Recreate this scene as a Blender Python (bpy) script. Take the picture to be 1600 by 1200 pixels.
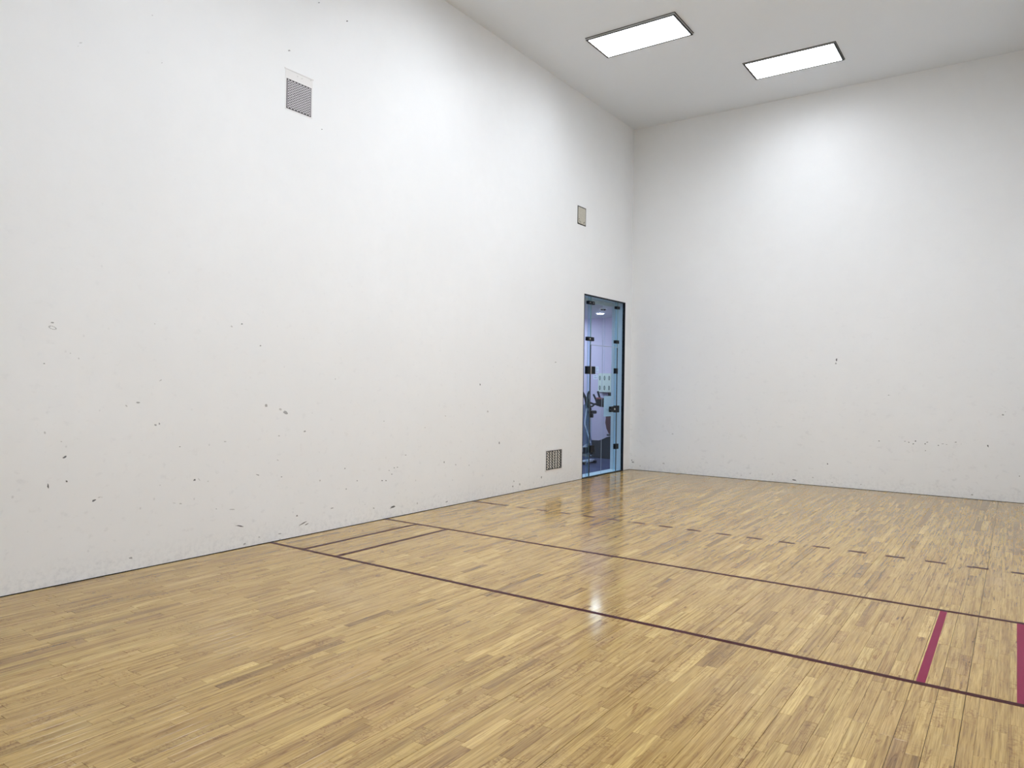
import bpy, bmesh, math, random
from mathutils import Vector, Matrix

FT = 0.3048
SC = bpy.context.scene
for o in list(bpy.data.objects):
    bpy.data.objects.remove(o, do_unlink=True)
COL = SC.collection

# ------------------------------------------------------------------ camera
cam_d = bpy.data.cameras.new('camera')
cam = bpy.data.objects.new('camera', cam_d)
COL.objects.link(cam)
cam_d.sensor_fit = 'HORIZONTAL'
cam_d.sensor_width = 36.0
cam_d.lens = 1133.3 / 1600 * 36.0
cam_d.clip_start = 0.02
cam_d.clip_end = 100
CAM_FT = (18.1715, 1.4984, 4.8297)
cam.location = [c * FT for c in CAM_FT]
yaw, pitch, roll = 0.6081, -0.0008, 0.0142
Fv = Vector((-math.sin(yaw) * math.cos(pitch), math.cos(yaw) * math.cos(pitch), math.sin(pitch)))
R0 = Vector((math.cos(yaw), math.sin(yaw), 0))
U0 = R0.cross(Fv)
Rv = math.cos(roll) * R0 + math.sin(roll) * U0
Uv = -math.sin(roll) * R0 + math.cos(roll) * U0
cam.rotation_euler = Matrix((Rv, Uv, -Fv)).transposed().to_euler()
SC.camera = cam

# ------------------------------------------------------------------ world, exposure
w = bpy.data.worlds.new('world')
SC.world = w
w.use_nodes = True
w.node_tree.nodes['Background'].inputs[0].default_value = (0.05, 0.05, 0.055, 1)
w.node_tree.nodes['Background'].inputs[1].default_value = 0.2
SC.view_settings.view_transform = 'Standard'
SC.view_settings.look = 'None'
SC.view_settings.gamma = 1
SC.view_settings.use_curve_mapping = False
SC.view_settings.exposure = 0.0
LAMP = 14.6            # emission of the troffer lenses (the room's only light)
GYM_FILL = 15.0  # emission of the unseen panels added to light the fitness room

# ------------------------------------------------------------------ helpers
def link(name, me, mat, parent=None, loc=(0, 0, 0)):
    o = bpy.data.objects.new(name, me)
    COL.objects.link(o)
    o.location = loc
    mats = mat if isinstance(mat, (list, tuple)) else [mat]
    if len(me.materials) == 0:
        for m in mats:
            me.materials.append(m)
    if parent is not None:
        o.parent = parent
    return o

def empty(name, loc=(0, 0, 0)):
    o = bpy.data.objects.new(name, None)
    COL.objects.link(o)
    o.location = loc
    o.empty_display_size = 0.1
    return o

def tag(o, label=None, cat=None, group=None, kind=None):
    if label: o['label'] = label
    if cat: o['category'] = cat
    if group: o['group'] = group
    if kind: o['kind'] = kind
    return o

def finish(bm, smooth=False):
    bmesh.ops.recalc_face_normals(bm, faces=bm.faces)
    me = bpy.data.meshes.new('mesh')
    bm.to_mesh(me)
    bm.free()
    if smooth:
        for p in me.polygons:
            p.use_smooth = True
    return me

def add_box(bm, x0, x1, y0, y1, z0, z1, bev=0.0, mi=0):
    vs = [bm.verts.new(p) for p in ((x0, y0, z0), (x1, y0, z0), (x1, y1, z0), (x0, y1, z0),
                                    (x0, y0, z1), (x1, y0, z1), (x1, y1, z1), (x0, y1, z1))]
    fs = []
    for ids in ((0, 3, 2, 1), (4, 5, 6, 7), (0, 1, 5, 4), (1, 2, 6, 5), (2, 3, 7, 6), (3, 0, 4, 7)):
        f = bm.faces.new([vs[i] for i in ids]); f.material_index = mi; fs.append(f)
    if bev > 0:
        es = list({e for f in fs for e in f.edges})
        bmesh.ops.bevel(bm, geom=es, offset=bev, segments=2, affect='EDGES', profile=0.6)
    return fs

def box(name, x0, x1, y0, y1, z0, z1, mat, parent=None, bev=0.0, origin=None):
    """box given in world metres; origin of the parent is subtracted"""
    bm = bmesh.new()
    add_box(bm, x0, x1, y0, y1, z0, z1, bev)
    me = finish(bm)
    off = Vector((0, 0, 0))
    if parent is not None:
        off = parent.matrix_basis.translation.copy()
        q = parent.parent
        while q is not None:
            off += q.matrix_basis.translation
            q = q.parent
    me.transform(Matrix.Translation(-off))
    return link(name, me, mat, parent)

def woff(parent):
    off = Vector((0, 0, 0))
    q = parent
    while q is not None:
        off += q.matrix_basis.translation
        q = q.parent
    return off

def add_tube(bm, pts, rad, seg=10, cap=True):
    pts = [Vector(p) for p in pts]
    rads = rad if isinstance(rad, (list, tuple)) else [rad] * len(pts)
    rings = []
    prev = None
    for i, p in enumerate(pts):
        if i == 0: d = pts[1] - p
        elif i == len(pts) - 1: d = p - pts[-2]
        else: d = (pts[i + 1] - p).normalized() + (p - pts[i - 1]).normalized()
        d.normalize()
        a = prev if prev is not None else (Vector((0, 0, 1)) if abs(d.z) < 0.9 else Vector((0, 1, 0)))
        n = (a - d * a.dot(d)).normalized()
        prev = n
        b = d.cross(n)
        rings.append([bm.verts.new(p + (n * math.cos(t) + b * math.sin(t)) * rads[i])
                      for t in (k * 2 * math.pi / seg for k in range(seg))])
    for r0, r1 in zip(rings, rings[1:]):
        for k in range(seg):
            bm.faces.new((r0[k], r0[(k + 1) % seg], r1[(k + 1) % seg], r1[k]))
    if cap:
        bm.faces.new(rings[0][::-1]); bm.faces.new(rings[-1])

def smooth_pts(pts, n=5):
    pts = [Vector(p) for p in pts]
    if len(pts) < 3: return pts
    out = []
    P = [pts[0]] + pts + [pts[-1]]
    for i in range(1, len(P) - 2):
        p0, p1, p2, p3 = P[i - 1], P[i], P[i + 1], P[i + 2]
        for k in range(n):
            t = k / n
            out.append(0.5 * ((2 * p1) + (p2 - p0) * t + (2 * p0 - 5 * p1 + 4 * p2 - p3) * t * t
                              + (3 * p1 - p0 - 3 * p2 + p3) * t ** 3))
    out.append(pts[-1])
    return out

def tube(name, pts, rad, mat, parent=None, seg=10, curve=True):
    bm = bmesh.new()
    P = smooth_pts(pts) if curve else pts
    add_tube(bm, P, rad, seg)
    me = finish(bm, True)
    if parent is not None: me.transform(Matrix.Translation(-woff(parent)))
    return link(name, me, mat, parent)

def add_disc(bm, c, axis, r0, r1, seg=24):
    """short cylinder from c along axis ('x','y','z' with length), radii r0 -> r1"""
    ax, ln = axis
    d = {'x': Vector((1, 0, 0)), 'y': Vector((0, 1, 0)), 'z': Vector((0, 0, 1))}[ax]
    add_tube(bm, [Vector(c), Vector(c) + d * ln], [r0, r1], seg)

def disc(name, c, axis, r0, r1, mat, parent=None, seg=24):
    bm = bmesh.new()
    add_disc(bm, c, axis, r0, r1, seg)
    me = finish(bm)
    if parent is not None: me.transform(Matrix.Translation(-woff(parent)))
    return link(name, me, mat, parent)

def prism(name, poly, x0, x1, mat, parent=None, axis='x', bev=0.0):
    """poly of (a,b): axis 'y' -> (x,z) extruded in y"""
    bm = bmesh.new()
    def P(a, b, t):
        return (t, a, b) if axis == 'x' else (a, t, b)
    A = [bm.verts.new(P(a, b, x0)) for a, b in poly]
    B = [bm.verts.new(P(a, b, x1)) for a, b in poly]
    n = len(poly)
    bm.faces.new(A[::-1]); bm.faces.new(B)
    for i in range(n):
        bm.faces.new((A[i], A[(i + 1) % n], B[(i + 1) % n], B[i]))
    if bev:
        bmesh.ops.bevel(bm, geom=list(bm.edges), offset=bev, segments=2, affect='EDGES', profile=0.6)
    me = finish(bm)
    if parent is not None: me.transform(Matrix.Translation(-woff(parent)))
    return link(name, me, mat, parent)

# ------------------------------------------------------------------ materials
class NT:
    def __init__(s, name):
        s.m = bpy.data.materials.new(name); s.m.use_nodes = True
        s.t = s.m.node_tree; s.n = s.t.nodes; s.l = s.t.links
        s.b = s.n['Principled BSDF']; s.out = s.n['Material Output']
    def new(s, typ, **kw):
        nd = s.n.new(typ)
        for k, v in kw.items(): setattr(nd, k, v)
        return nd
    def link(s, a, b): s.l.new(a, b)
    def val(s, sock, v):
        if hasattr(v, 'is_output') or hasattr(v, 'links'): s.l.new(v, sock)
        else: sock.default_value = v
    def math(s, op, a, b=None, c=None, clamp=False):
        nd = s.new('ShaderNodeMath', operation=op); nd.use_clamp = clamp
        s.val(nd.inputs[0], a)
        if b is not None: s.val(nd.inputs[1], b)
        if c is not None: s.val(nd.inputs[2], c)
        return nd.outputs[0]
    def mix(s, f, a, b, blend='MIX'):
        nd = s.new('ShaderNodeMix', data_type='RGBA', blend_type=blend)
        s.val(nd.inputs[0], f)
        s.val(nd.inputs[6], a if not isinstance(a, tuple) else (*a, 1)[:4])
        s.val(nd.inputs[7], b if not isinstance(b, tuple) else (*b, 1)[:4])
        return nd.outputs[2]
    def ramp(s, f, stops):
        nd = s.new('ShaderNodeValToRGB'); s.val(nd.inputs[0], f)
        e = nd.color_ramp.elements
        while len(e) < len(stops): e.new(0.5)
        for i, (p, c) in enumerate(stops):
            e[i].position = p
            e[i].color = (c, c, c, 1) if not isinstance(c, tuple) else (*c, 1)[:4]
        return nd.outputs[0]
    def noise(s, vec, scale, detail=2, rough=0.5, dist=0.0):
        nd = s.new('ShaderNodeTexNoise')
        s.l.new(vec, nd.inputs['Vector'])
        nd.inputs['Scale'].default_value = scale; nd.inputs['Detail'].default_value = detail
        nd.inputs['Roughness'].default_value = rough; nd.inputs['Distortion'].default_value = dist
        return nd.outputs['Fac']
    def pos(s): return s.new('ShaderNodeNewGeometry').outputs['Position']
    def mapv(s, vec, sc=(1, 1, 1), loc=(0, 0, 0)):
        nd = s.new('ShaderNodeMapping'); s.l.new(vec, nd.inputs[0])
        s.val(nd.inputs['Scale'], sc); s.val(nd.inputs['Location'], loc)
        return nd.outputs[0]
    def bump(s, h, strength, dist, nrm=None):
        nd = s.new('ShaderNodeBump'); s.l.new(h, nd.inputs['Height'])
        nd.inputs['Strength'].default_value = strength; nd.inputs['Distance'].default_value = dist
        if nrm is not None: s.l.new(nrm, nd.inputs['Normal'])
        return nd.outputs[0]

def simple(name, col, rough=0.5, metal=0.0, noise_amt=0.04, scale=30, spec=0.5):
    t = NT(name)
    p = t.pos()
    f = t.noise(p, scale, 3)
    c1 = tuple(max(0, c * (1 - noise_amt)) for c in col); c2 = tuple(min(1, c * (1 + noise_amt)) for c in col)
    t.l.new(t.mix(f, c1, c2), t.b.inputs['Base Color'])
    t.b.inputs['Roughness'].default_value = rough
    t.b.inputs['Metallic'].default_value = metal
    t.b.inputs['Specular IOR Level'].default_value = spec
    return t.m

def wall_material(name, col, scuffs=True):
    t = NT(name)
    p = t.pos()
    sep = t.new('ShaderNodeSeparateXYZ'); t.l.new(p, sep.inputs[0])
    z = sep.outputs[2]
    big = t.noise(p, 0.55, 3, 0.55)
    base = t.mix(t.ramp(big, [(0.3, 0.0), (0.7, 1.0)]), tuple(c * 0.972 for c in col), tuple(min(c * 1.012, 1) for c in col))
    mid = t.noise(p, 5.0, 4, 0.6)
    base = t.mix(t.ramp(mid, [(0.35, 0.0), (0.7, 0.5)]), base, tuple(c * 0.97 for c in col))
    # soft grey smudges left by balls, more of them low on the wall
    sm = t.noise(t.mapv(p, (1, 1, 1.4)), 11, 3, 0.6)
    dens = t.ramp(z, [(0.0, 1.0), (0.06, 0.55), (0.25, 0.30), (0.5, 0.1), (1.0, 0.0)])
    # ramp works on 0..1; scale z (room is 5.9 m high)
    zz = t.math('DIVIDE', z, 5.93)
    t.l.new(zz, dens.node.inputs[0])
    smf = t.ramp(sm, [(0.60, 0.0), (0.76, 1.0)])
    f1 = t.math('MULTIPLY', smf, t.math('MULTIPLY', dens, 0.38))
    base = t.mix(f1, base, (0.50, 0.51, 0.53))
    # tiny darker nicks
    vor = t.new('ShaderNodeTexVoronoi'); vor.feature = 'F1'
    t.l.new(t.mapv(p, (1, 1, 0.8)), vor.inputs['Vector']); vor.inputs['Scale'].default_value = 9.0
    nick = t.ramp(vor.outputs['Distance'], [(0.045, 1.0), (0.085, 0.0)])
    sel = t.new('ShaderNodeSeparateColor'); t.l.new(vor.outputs['Color'], sel.inputs[0])
    pick = t.math('GREATER_THAN', sel.outputs[0], 0.86)
    nf = t.math('MULTIPLY', t.math('MULTIPLY', nick, pick), t.math('MULTIPLY', dens, t.math('MULTIPLY', sel.outputs[1], 0.6)))
    if scuffs:
        base = t.mix(nf, base, (0.28, 0.28, 0.30))
    # bluish wear in the lowest 20 cm
    low = t.ramp(zz, [(0.0, 1.0), (0.035, 0.0)])
    lown = t.ramp(t.noise(p, 26, 4, 0.7), [(0.45, 0.0), (0.75, 1.0)])
    base = t.mix(t.math('MULTIPLY', t.math('MULTIPLY', low, lown), 0.38), base, (0.42, 0.44, 0.48))
    t.l.new(base, t.b.inputs['Base Color'])
    t.l.new(t.ramp(mid, [(0.3, 0.38), (0.7, 0.50)]), t.b.inputs['Roughness'])
    t.b.inputs['Specular IOR Level'].default_value = 0.38
    h1 = t.noise(p, 1.3, 2, 0.5)
    n1 = t.bump(h1, 0.5, 0.02)
    h2 = t.noise(p, 7.0, 4, 0.6)
    n2 = t.bump(h2, 0.35, 0.004, n1)
    h3 = t.noise(p, 120, 2, 0.5)
    n3 = t.bump(h3, 0.12, 0.0006, n2)
    t.l.new(n3, t.b.inputs['Normal'])
    return t.m

def wood_material():
    t = NT('maple')
    p = t.pos()
    at = t.new('ShaderNodeAttribute'); at.attribute_name = 'plank'; at.attribute_type = 'GEOMETRY'
    sc = t.new('ShaderNodeSeparateColor'); t.l.new(at.outputs['Color'], sc.inputs[0])
    tone, hue, off = sc.outputs[0], sc.outputs[1], sc.outputs[2]
    comb = t.new('ShaderNodeCombineXYZ')
    t.l.new(t.math('MULTIPLY', off, 37.0), comb.inputs[0]); t.l.new(t.math('MULTIPLY', off, 91.0), comb.inputs[1])
    t.l.new(t.math('MULTIPLY', off, 53.0), comb.inputs[2])
    va = t.new('ShaderNodeVectorMath', operation='ADD'); t.l.new(p, va.inputs[0]); t.l.new(comb.outputs[0], va.inputs[1])
    P = va.outputs[0]
    # plank tone
    base = t.ramp(tone, [(0.0, (0.315, 0.190, 0.060)), (0.16, (0.400, 0.250, 0.078)), (0.42, (0.490, 0.318, 0.100)),
                         (0.75, (0.550, 0.368, 0.120)), (1.0, (0.690, 0.490, 0.175))])
    base = t.mix(t.ramp(hue, [(0.0, 0.0), (0.75, 0.0), (1.0, 0.35)]), base, (0.46, 0.275, 0.11))
    base = t.mix(t.ramp(hue, [(0.0, 0.5), (0.22, 0.0)]), base, (0.56, 0.40, 0.130))
    # long grain
    g1 = t.noise(t.mapv(P, (46, 1.7, 46)), 1.0, 4, 0.62, 0.35)
    base = t.mix(t.ramp(g1, [(0.36, 0.88), (0.56, 0.0)]), base, t.mix(1.0, base, (0.58, 0.50, 0.40), 'MULTIPLY'))
    g2 = t.noise(t.mapv(P, (230, 5.0, 230)), 1.0, 3, 0.6)
    base = t.mix(t.ramp(g2, [(0.34, 0.75), (0.56, 0.0)]), base, t.mix(1.0, base, (0.52, 0.45, 0.36), 'MULTIPLY'))
    # curly figure and darker heartwood blotches
    bl = t.noise(t.mapv(P, (30, 4.4, 30)), 1.0, 5, 0.7, 0.9)
    base = t.mix(t.ramp(bl, [(0.59, 0.0), (0.655, 0.85)]), base, t.mix(1.0, base, (0.58, 0.47, 0.37), 'MULTIPLY'))
    fl = t.noise(t.mapv(P, (26, 42, 26)), 1.0, 3, 0.6, 1.8)
    flm = t.math('MULTIPLY', t.ramp(fl, [(0.50, 0.0), (0.60, 0.9)]), t.ramp(t.noise(t.mapv(P, (6, 2.2, 6)), 1.0, 2, 0.5), [(0.52, 0.0), (0.64, 1.0)]))
    base = t.mix(flm, base, t.mix(1.0, base, (0.66, 0.57, 0.50), 'MULTIPLY'))
    # mineral flecks and pinholes
    vor = t.new('ShaderNodeTexVoronoi'); vor.feature = 'F1'
    t.l.new(t.mapv(P, (1.0, 0.42, 1.0)), vor.inputs['Vector']); vor.inputs['Scale'].default_value = 13
    s2 = t.new('ShaderNodeSeparateColor'); t.l.new(vor.outputs['Color'], s2.inputs[0])
    fleck = t.math('MULTIPLY', t.ramp(vor.outputs['Distance'], [(0.035, 1.0), (0.075, 0.0)]), t.math('GREATER_THAN', s2.outputs[0], 0.80))
    base = t.mix(t.math('MULTIPLY', fleck, 0.8), base, (0.07, 0.035, 0.018))
    # worn, slightly greyer areas
    wr = t.noise(p, 0.8, 3, 0.6)
    base = t.mix(t.ramp(wr, [(0.45, 0.0), (0.72, 0.18)]), base, (0.46, 0.33, 0.16))
    t.l.new(base, t.b.inputs['Base Color'])
    rg = t.noise(p, 2.2, 4, 0.6)
    t.l.new(t.ramp(rg, [(0.3, 0.10), (0.7, 0.17)]), t.b.inputs['Roughness'])
    t.b.inputs['Specular IOR Level'].default_value = 0.5
    hb = t.noise(t.mapv(p, (9, 3.0, 9)), 1.0, 3, 0.55)
    n1 = t.bump(hb, 0.22, 0.0018)
    n2 = t.bump(g2, 0.06, 0.0004, n1)
    t.l.new(n2, t.b.inputs['Normal'])
    return t.m

def paint_material(name, col, rough=0.25):
    t = NT(name)
    p = t.pos()
    f = t.noise(t.mapv(p, (60, 8, 60)), 1.0, 4, 0.7)
    c = t.mix(t.ramp(f, [(0.3, 0.0), (0.75, 0.35)]), col, tuple(x * 1.4 + 0.004 for x in col))
    t.l.new(c, t.b.inputs['Base Color'])
    t.b.inputs['Roughness'].default_value = rough
    t.b.inputs['Specular IOR Level'].default_value = 0.06
    return t.m

def emit_material(name, col, strength, troffer=False):
    t = NT(name)
    t.b.inputs['Base Color'].default_value = (0.8, 0.8, 0.8, 1)
    f = t.noise(t.pos(), 60, 2)
    c = t.mix(f, tuple(x * 0.98 for x in col), col)
    t.l.new(c, t.b.inputs['Emission Color'])
    if troffer:      # prismatic lens: weaker light towards the sides
        g = t.new('ShaderNodeNewGeometry')
        dp = t.new('ShaderNodeVectorMath', operation='DOT_PRODUCT')
        t.l.new(g.outputs['Incoming'], dp.inputs[0]); t.l.new(g.outputs['Normal'], dp.inputs[1])
        k = t.math('ABSOLUTE', dp.outputs['Value'])
        t.l.new(t.math('MULTIPLY', t.math('MULTIPLY_ADD', k, 0.85, 0.15), strength), t.b.inputs['Emission Strength'])
        return t.m
    t.b.inputs['Emission Strength'].default_value = strength
    return t.m

def glass_material(name, tint, f0=0.05):
    t = NT(name)
    t.n.remove(t.b)
    tr = t.new('ShaderNodeBsdfTransparent'); tr.inputs[0].default_value = (*tint, 1)
    gl = t.new('ShaderNodeBsdfGlossy'); gl.inputs['Roughness'].default_value = 0.015
    gl.inputs[0].default_value = (0.95, 0.97, 1, 1)
    fr = t.new('ShaderNodeFresnel'); fr.inputs[0].default_value = 1.45
    mx = t.new('ShaderNodeMixShader')
    gb = t.new('ShaderNodeNewGeometry').outputs['Backfacing']
    t.l.new(t.math('MULTIPLY', t.math('MULTIPLY', fr.outputs[0], 0.48), t.math('SUBTRACT', 1.0, gb)), mx.inputs[0]); t.l.new(tr.outputs[0], mx.inputs[1]); t.l.new(gl.outputs[0], mx.inputs[2])
    t.l.new(mx.outputs[0], t.out.inputs[0])
    return t.m

M = {}
WALL = (0.875, 0.885, 0.890)
M['wall'] = wall_material('painted_plaster', WALL)
M['ceiling'] = simple('ceiling_paint', (0.82, 0.86, 0.91), 0.75, 0, 0.012, 1.2)
M['wood'] = wood_material()
M['dark'] = simple('gap_black', (0.02, 0.018, 0.016), 0.9)
M['line'] = paint_material('maroon_paint', (0.042, 0.004, 0.007), 0.3)
M['line_pink'] = paint_material('crimson_paint', (0.215, 0.022, 0.060), 0.4)
M['lens'] = emit_material('lamp_lens', (0.915, 0.965, 1.04), LAMP * 1.45, True)
M['alu'] = simple('grey_metal_trim', (0.55, 0.55, 0.56), 0.4, 0.6)
M['blackmetal'] = simple('black_metal', (0.008, 0.011, 0.016), 0.55, 0.0, spec=0.2)
M['gasket'] = simple('black_gasket', (0.03, 0.028, 0.027), 0.7)
M['wiremesh'] = simple('galvanised_mesh', (0.52, 0.50, 0.52), 0.5, 0.4, 0.25, 90)
M['wiremesh_dirty'] = simple('stained_mesh', (0.74, 0.73, 0.69), 0.6, 0.3, 0.35, 120)
M['duct_shade'] = simple('duct_shade_black', (0.05, 0.047, 0.05), 0.8)  # near-black colour standing for the shade inside the ducts
M['ventwhite'] = simple('vent_white_paint', (0.80, 0.79, 0.785), 0.5, 0, 0.02)
M['beige'] = simple('beige_plate', (0.50, 0.475, 0.40), 0.55, 0, 0.16, 60)
M['glass'] = glass_material('clear_glass', (0.87, 0.955, 1.0))
M['glassedge'] = simple('glass_edge', (0.28, 0.42, 0.42), 0.15, 0, 0.05)
M['seal'] = simple('clear_seal_strip', (0.45, 0.52, 0.62), 0.3, 0, 0.05)
M['mark'] = simple('rubber_scuff', (0.14, 0.14, 0.145), 0.7, 0, 0.3, 300)
M['mark2'] = simple('faint_scuff', (0.40, 0.40, 0.405), 0.7, 0, 0.2, 300)
M['mark3'] = simple('pale_scuff', (0.60, 0.60, 0.60), 0.7, 0, 0.15, 300)
M['reveal'] = simple('reveal_white', (0.58, 0.68, 0.74), 0.5, 0, 0.02)
M['lavender'] = simple('lavender_wall', (0.62, 0.55, 0.67), 0.6, 0, 0.04, 2)
M['gymceil'] = simple('gym_ceiling', (0.55, 0.56, 0.58), 0.8, 0, 0.02)
M['rubber'] = simple('navy_rubber_floor', (0.028, 0.045, 0.125), 0.55, 0, 0.3, 14)
M['darkpanel'] = simple('dark_vinyl', (0.012, 0.022, 0.032), 0.45, 0, 0.15)
M['greybase'] = simple('grey_baseboard', (0.17, 0.20, 0.21), 0.5)
M['gymfill'] = emit_material('gym_fill_lens', (0.80, 0.89, 1.0), GYM_FILL)
M['gymspot'] = emit_material('gym_downlight_lens', (0.95, 0.97, 1.0), 110.0)
M['paper'] = simple('paper', (0.80, 0.82, 0.84), 0.7, 0, 0.02)
M['notice'] = simple('pale_blue_paper', (0.56, 0.66, 0.80), 0.7, 0, 0.02)
M['poster'] = simple('pale_green_board', (0.66, 0.74, 0.64), 0.5, 0, 0.02)
M['posterink'] = simple('grey_green_ink', (0.10, 0.145, 0.13), 0.5)
M['posterink2'] = simple('mid_green_ink', (0.33, 0.42, 0.37), 0.5)
M['plasticblack'] = simple('black_plastic', (0.008, 0.010, 0.016), 0.5, spec=0.3)
M['bikeblue'] = simple('slate_blue_shroud', (0.16, 0.20, 0.32), 0.4)
M['bikewhite'] = simple('white_frame', (0.72, 0.78, 0.86), 0.3)
M['brown'] = simple('dark_brown_vinyl', (0.10, 0.045, 0.05), 0.45)
M['redscreen'] = simple('dull_red_trim', (0.30, 0.08, 0.08), 0.5)
M['chrome'] = simple('chrome', (0.8, 0.8, 0.8), 0.15, 1.0)

# ------------------------------------------------------------------ the court (feet -> metres)
W_, L_, H_ = 20 * FT, 39.4968 * FT, 19.4595 * FT
TH = 0.80 * FT                                   # thickness of the left wall
D0, D1, DH = 33.95 * FT, 38.68 * FT, 9.47 * FT   # door opening
GAP = 0.005                                      # shadow gap under the walls

def rect_wall(name, quads, mat, label):
    bm = bmesh.new()
    for q in quads: add_box(bm, *q)
    o = link(name, finish(bm), mat)
    tag(o, label, 'wall', kind='structure')
    return o

wall_left = rect_wall('wall_left', [
    (-TH, 0, -0.15, D0, GAP, H_),
    (-TH, 0, D0, D1, DH, H_),
    (-TH, 0, D1, L_ + 0.15, GAP, H_)], M['wall'], 'long white painted side wall holding the glass door and three vents')
wall_back = rect_wall('wall_back', [(0, W_ + 0.15, L_, L_ + 0.15, GAP, H_)], M['wall'],
                      'white painted end wall to the right of the room corner')
rect_wall('wall_right', [(W_, W_ + 0.15, -0.15, L_, GAP, H_)], M['wall'], 'white side wall on the right outside the view')
rect_wall('wall_front', [(0, W_, -0.15, 0, GAP, H_)], M['wall'], 'white front wall behind the viewer')
bm = bmesh.new(); add_box(bm, -TH, W_ + 0.15, -0.15, L_ + 0.15, H_, H_ + 0.12)
ceiling = tag(link('ceiling', finish(bm), M['ceiling']), 'flat pale grey ceiling with recessed lamps', 'ceiling', kind='structure')

# floor: a dark sub-floor, the maple strips on top of it
PT = 0.006
bm = bmesh.new(); add_box(bm, -0.02, W_ + 0.10, -0.10, L_ + 0.10, -0.06, -PT + 0.0005)
floor = tag(link('floor', finish(bm), M['dark']), 'honey coloured maple strip floor with dark red court lines', 'floor', kind='structure')

def cam_px(x, y):
    d = Vector((x, y, 0)) - cam.location
    z = d.dot(Fv)
    if z < 0.3: return None
    return 800 + 1133.3 * d.dot(Rv) / z, 600 - 1133.3 * d.dot(Uv) / z

rnd = random.Random(11)
SW = 20 * FT / 107
planks = []
EDGE = 0.009
for i in range(107):
    x0, x1 = i * SW, (i + 1) * SW
    y = EDGE - rnd.random() * 0.4
    while y < L_ - EDGE:
        ln = min(1.25, max(0.22, rnd.lognormvariate(math.log(0.50), 0.42)))
        ya, yb = max(y, EDGE), min(y + ln, L_ - EDGE)
        y += ln
        if L_ - EDGE - yb < 0.12: yb = L_ - EDGE; y = L_
        if yb - ya < 0.03: continue
        r = rnd.random()
        tone = rnd.gauss(0.58, 0.13)
        if r < 0.11: tone = rnd.uniform(0.0, 0.34)
        elif r > 0.92: tone = rnd.uniform(0.82, 1.0)
        col = (min(1, max(0, tone)), rnd.random(), rnd.random(), 1)
        tilt = (rnd.gauss(0, 0.00055), rnd.gauss(0, 0.00025))
        planks.append([x0, x1, ya, yb, col, tilt, rnd.gauss(0, 0.00010)])

seam = [rnd.choice((0.00016, 0.0002, 0.0002, 0.0003, 0.0003, 0.0006)) if rnd.random() > 0.05 else 0.0010 for _ in range(108)]
seam[44] = 0.0016; seam[94] = 0.0013; seam[30] = 0.0012; seam[71] = 0.0011

def add_plank(bm, lay, p, ox=0, oy=0):
    x0, x1, ya, yb, col, tilt, dz = p
    i = int(round(x0 / SW))
    x0 = max(x0 + seam[i], EDGE); x1 = min(x1 - seam[i + 1], W_ - EDGE)
    e = 0.0006
    cx, cy = (x0 + x1) / 2, (ya + yb) / 2
    def ht(x, y): return dz + (x - cx) * tilt[0] * 1.6 + (y - cy) * tilt[1] * 0.6
    ch = 0.0007
    def ring(ix, iy, zf):
        return [bm.verts.new((x - ox, y - oy, zf if zf < -0.001 else ht(x, y) + (zf)))
                for x, y in ((x0 + ix, ya + iy), (x1 - ix, ya + iy), (x1 - ix, yb - iy), (x0 + ix, yb - iy))]
    b = ring(0, e, -PT); m = ring(0, e, -0.00045); t = ring(ch, e + ch, 0)
    fs = [bm.faces.new(t)]
    for A, B in ((b, m), (m, t)):
        for k in range(4):
            fs.append(bm.faces.new((A[k], A[(k + 1) % 4], B[(k + 1) % 4], B[k])))
    for f in fs:
        for lp in f.loops: lp[lay] = col

def area(p):
    q = [cam_px(a, b) for a, b in ((p[0], p[2]), (p[1], p[2]), (p[1], p[3]), (p[0], p[3]))]
    if any(v is None for v in q): return 0
    q = [(min(1600, max(0, u)), min(1200, max(0, v))) for u, v in q]
    return abs(sum(q[k][0] * q[(k + 1) % 4][1] - q[(k + 1) % 4][0] * q[k][1] for k in range(4))) / 2

order = sorted(range(len(planks)), key=lambda k: -area(planks[k]))
near = set(order[:294])
bm = bmesh.new(); lay = bm.loops.layers.float_color.new('plank')
for k, p in enumerate(planks):
    if k not in near: add_plank(bm, lay, p)
rest = link('planks', finish(bm), M['wood'], floor)
rest['kind'] = 'stuff'
for k in sorted(near):
    p = planks[k]
    bm = bmesh.new(); lay = bm.loops.layers.float_color.new('plank')
    ox, oy = (p[0] + p[1]) / 2, (p[2] + p[3]) / 2
    add_plank(bm, lay, p, ox, oy)
    link('plank', finish(bm), M['wood'], floor, (ox, oy, 0))

# ---- court lines, thin paint on top of the strips
LZ0, LZ1 = 0.0002, 0.00075
LW = 1.6 / 12 * FT
def line(name, x0, x1, y0, y1, label=None, mat='line'):
    o = box(name, x0, x1, y0, y1, LZ0, LZ1, M[mat], floor)
    if label: o['label'] = label
    return o
YS, YH, YR = 15.1329 * FT, 19.9292 * FT, 24.9386 * FT
line('service_line', EDGE, W_ - EDGE, YS - LW / 2, YS + LW / 2, 'dark red line across the floor nearest the viewer')
line('short_line', EDGE, W_ - EDGE, YH - LW / 2, YH + LW / 2, 'dark red line across the middle of the floor')
h = LW / 2
for xc, m, lb in ((1.4797, 'line', 'short dark red line closest to the left wall'),
                  (2.8394, 'line', 'short dark red line second from the left wall')):
    line('service_box_line', xc * FT - h, xc * FT + h, YS + h, YH - h, lb, m)
line('service_box_line', 16.924 * FT - h, 16.924 * FT + h, YS + h, YH - h, 'crimson line joining the two cross lines at right', 'line_pink')
line('service_box_line', 18.2313 * FT, 18.2313 * FT + LW, YS + h, YH - h, 'crimson line at the right edge of the picture', 'line_pink')
hr = LW * 0.62
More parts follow.
